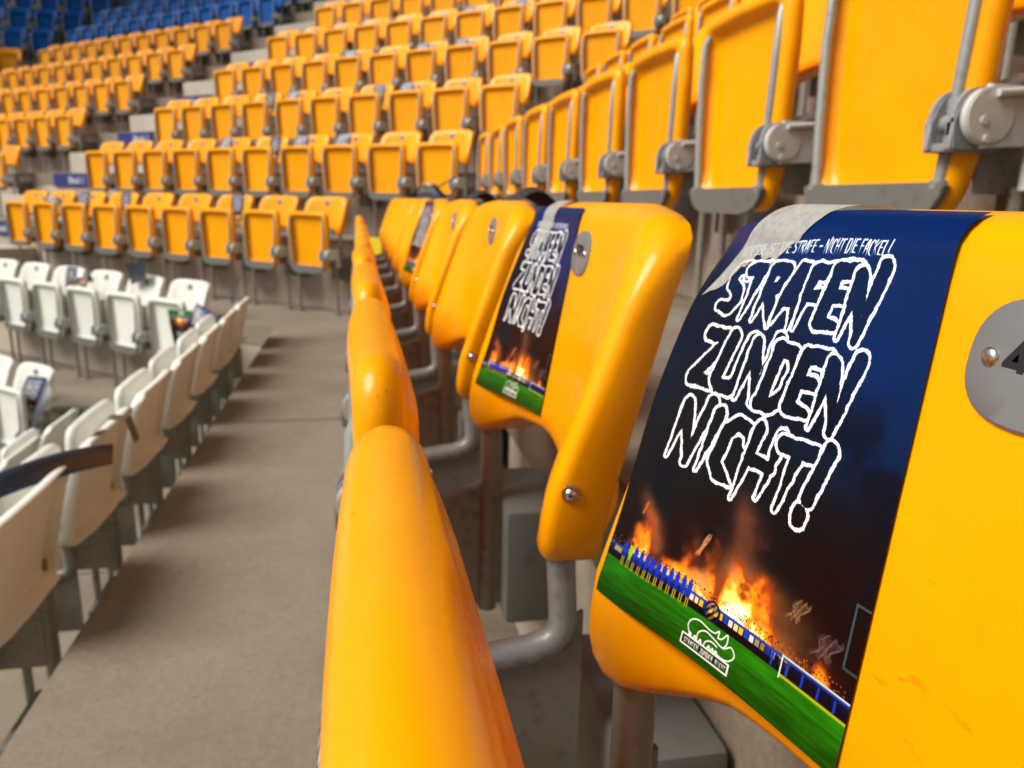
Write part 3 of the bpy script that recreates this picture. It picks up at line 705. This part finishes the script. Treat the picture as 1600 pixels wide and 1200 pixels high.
def flyer(seat, label, fn, group='flyers left on the seats', tape=None, nu=16, nv=24):
    me = sheet(fn, nu, nv); me.materials.append(MF)
    o = link('flyer', me, label=label, category='flyer', group=group); put(o, seat)
    if tape:
        tm = sheet(tape, 12, 30, 'tape_strip'); tm.materials.append(MT); link('tape_strip', tm, o)
    return o
A = SEATS
def tape_fn(base, top, bot, wtop, height=.222, length=.062):
    """masking tape from over the top edge of the backrest down on to the paper, torn at its lower end"""
    def fn(u_, v_):
        tear = 1 + .09 * math.sin(u_ * 9 + .4) + .05 * math.sin(u_ * 31 + 1) - .42 * u_
        q = v_ * (1 + (tear - 1) * max(0, (v_ - .45) / .55))
        pu = top + (bot - top) * q + (u_ - .5) * wtop; vv = -.022 / height + q * (length + .022) / height
        if vv < 0:
            (x, z), y = base.raw(pu, vv); return (x - .001, y, z + H0 + .0014)
        x, y, z = base(pu, vv)
        return (x - .0008, y, z + (.0006 if vv < .08 else 0))
    return fn
f49 = paper_on_back(.195, width=.158, height=.222, top=.026, droop=.022, tilt=-.020)
flyer(A[('A', 0, 0)], 'large sharp flyer taped to the nearest yellow backrest beside the number 49 plate', f49, tape=tape_fn(f49, .46, .19, .27, .220, .046), nu=40, nv=60)
f50 = paper_on_back(.176, top=.015, width=.150)
flyer(A[('A', 0, 1)], 'flyer taped to the yellow backrest numbered 50', f50, tape=tape_fn(f50, .42, .30, .24, .208), nu=24, nv=36)
flyer(A[('A', 0, 4)], 'blurred flyer on the fifth yellow backrest of the near front row', paper_on_back(.175, top=.014))
used = 0
for (k, idx) in [(0, 3), (0, 6), (0, 7), (1, 3), (1, 4), (1, 5), (1, 6), (2, 3), (2, 4), (2, 6), (2, 7), (3, 4), (3, 5), (3, 7), (4, 5), (4, 6), (-1, 4), (-2, 3), (-2, 4), (-2, 5)]:
    if ('B', k, idx) in A:
        yl = .2 if (k + idx) % 3 else .05
        flyer(A[('B', k, idx)], f"dark flyer on the {ORD[idx]} facing seat from the corner in {rowname[k]}", paper_on_back(yl, top=.022 - .004 * (idx % 3), tilt=.02 * ((idx % 3) - 1)), nu=8, nv=10)
def quad_sheet(name, label, cat, P, bulge, mat, group=None, nu=10, nv=10, flip=False):
    P = [Vector(p) for p in P]; b_ = Vector(bulge); o0 = sum(P, Vector()) / 4
    def fn(u_, v_):
        q = P[0] * (1 - u_) * (1 - v_) + P[1] * u_ * (1 - v_) + P[2] * (1 - u_) * v_ + P[3] * u_ * v_
        q = q + b_ * (4 * v_ * (1 - v_)) * (.7 + .3 * math.sin(u_ * 5)) - o0
        return tuple(q)
    me = sheet(fn, nu, nv, name); me.materials.append(mat)
    if flip: me.flip_normals()
    o = link(name, me, label=label, category=cat); o.location = o0
    if group: o['group'] = group
    return o
FG = 'flyers left on the seats'
quad_sheet('flyer', 'dark flyer lying face down across two white backrests in the left foreground', 'flyer', [(-.600, 1.95, -.600), (-.585, 1.88, -.630), (-.745, 1.60, -.560), (-.715, 1.53, -.585)], (0, 0, .022), MF, FG, flip=True)
quad_sheet('flyer', 'flyer hanging upside down beside the white corner seat', 'flyer', [(-.96, 5.12, -1.12), (-1.17, 5.33, -1.13), (-1.03, 5.19, -.73), (-1.25, 5.41, -.75)], (-.02, -.04, 0), MF, FG)
quad_sheet('flyer', 'tilted flyer with white lettering propped against the white corner backrest', 'flyer', [(-1.00, 5.08, -.66), (-.86, 4.98, -.74), (-1.06, 5.05, -.84), (-.93, 4.92, -.90)], (-.01, -.03, 0), MF, FG)
quad_sheet('flyer', 'navy flyer standing up above the second white backrest from the corner', 'flyer', [(-1.665, 6.062, -.505), (-1.50, 5.908, -.472), (-1.63, 6.030, -.655), (-1.49, 5.90, -.60)], (.01, .01, 0), MF, FG, flip=True)
quad_sheet('flyer', 'flyer lying askew over the third white backrest from the corner', 'flyer', [(-2.17, 6.40, -.665), (-1.95, 6.20, -.600), (-2.12, 6.30, -.700), (-1.90, 6.12, -.640)], (0, 0, .03), MF, FG)
quad_sheet('flyer', 'bent flyer leaning on the nearest seat of the lower white row', 'flyer', [(-2.10, 5.32, -1.16), (-1.93, 5.16, -1.14), (-2.15, 5.30, -1.36), (-1.99, 5.12, -1.37)], (-.02, -.03, 0), MF, FG)
quad_sheet('flyer', 'dark flyer drooping off the nearest lower white seat', 'flyer', [(-1.93, 5.15, -1.14), (-1.87, 5.05, -1.22), (-2.04, 5.08, -1.50), (-1.98, 4.98, -1.44)], (-.02, -.02, 0), MF, FG, flip=True)
quad_sheet('flyer', 'grey blue flyer folded over the seat nearest the corner in the second yellow row', 'flyer', [(.40, 6.12, .015), (.66, 5.86, .015), (.49, 6.00, .115), (.57, 5.93, .115)], (-.01, -.02, 0), MF, FG, flip=True)
quad_sheet('flyer', 'crumpled flyer in the stairway below the second blue sign', 'flyer', [(-2.98, 8.35, -.06), (-2.78, 8.20, -.06), (-2.92, 8.25, -.16), (-2.66, 8.10, -.20)], (0, 0, .03), MF, FG)
quad_sheet('dark_stick', 'thin dark stick leaning across the corner seat of the second yellow row', 'stick', [(.585, 5.88, .075), (.575, 5.885, .085), (.79, 5.72, .190), (.78, 5.725, .196)], (0, -.01, .006), MBK)
for yy, w_, t_ in ((1.22, .10, 'nearer'), (1.73, .12, 'farther')):
    quad_sheet('fabric_scrap', f'black fabric scrap over the top of a yellow backrest, {t_} of two', 'fabric', [(.232, yy - w_, .000), (.232, yy + w_, .000), (.300, yy - w_ * .7, -.010), (.300, yy + w_ * .7, -.010)], (0, 0, .026), MBK, 'black fabric scraps on the near row')
# strap blown up over the farthest white backrests
def ribbon(name, label, pts, wv, mat):
    pts = [Vector(p) for p in pts]; wv = Vector(wv); o0 = pts[0].copy(); n = len(pts) - 1
    me = sheet(lambda u_, v_: tuple((pts[min(int(v_ * n), n - 1)].lerp(pts[min(int(v_ * n), n - 1) + 1], v_ * n - min(int(v_ * n), n - 1))) + wv * (u_ - .5) - o0), 2, n * 4, name)
    me.materials.append(mat); o = link(name, me, label=label, category='strap'); o.location = o0
ribbon('strap', 'black strap curling up behind the last white backrest', [(-.66, 4.25, -.56), (-.655, 4.30, -.50), (-.645, 4.40, -.455), (-.63, 4.55, -.43), (-.61, 4.75, -.425)], (.022, -.01, .01), MBK)
ribbon('strap', 'flat brown strap end sticking out over the walkway', [(-.60, 4.62, -.505), (-.55, 4.64, -.500), (-.50, 4.65, -.502), (-.45, 4.66, -.512)], (.0, .05, .008), MBR)
ribbon('strap', 'dull brown strap over a white backrest in the left foreground', [(-.66, 1.99, -.585), (-.62, 2.0, -.545), (-.575, 2.0, -.550), (-.56, 2.0, -.61)], (.0, .05, .0), MBR)

# ------------------------------------------------------------------ signs on the step fronts, lemon plate at the corner
FTXT = text_mesh('Block 1', .105, MSW, 'lettering')
for k in range(0, 6):
    n_ = NB0 + riser[k] - .004; P = N2 * n_ + D2 * 9.22
    bm = bmesh.new(); box(bm, -.012, 0, -.36, .36, -.075, .075, .003)
    o = link('stair_sign', bm_mesh('stair_sign', bm, MSB, False), label=f"small blue sign with white lettering in the stairway, {ORD[k + 1]} from the bottom", category='sign', group='blue stairway signs')
    o.location = (P.x, P.y, floorz(k + 1) - .085); o.rotation_euler = (0, 0, ANG_B)
    t_ = link('lettering', FTXT, o); t_.location = (-.0135, -.13, 0); t_.rotation_euler = Matrix(((0, 0, -1), (-1, 0, 0), (0, 1, 0))).to_euler()
bm = bmesh.new(); box(bm, -.006, 0, -.07, .07, -.075, .075, .003)
o = link('wall_plate', bm_mesh('wall_plate', bm, MLY, False), label='lemon yellow plate low on the concrete behind the corner seats', category='plate'); o.location = (.125, 5.68, -.354); o.rotation_euler = (0, 0, ANG_B)
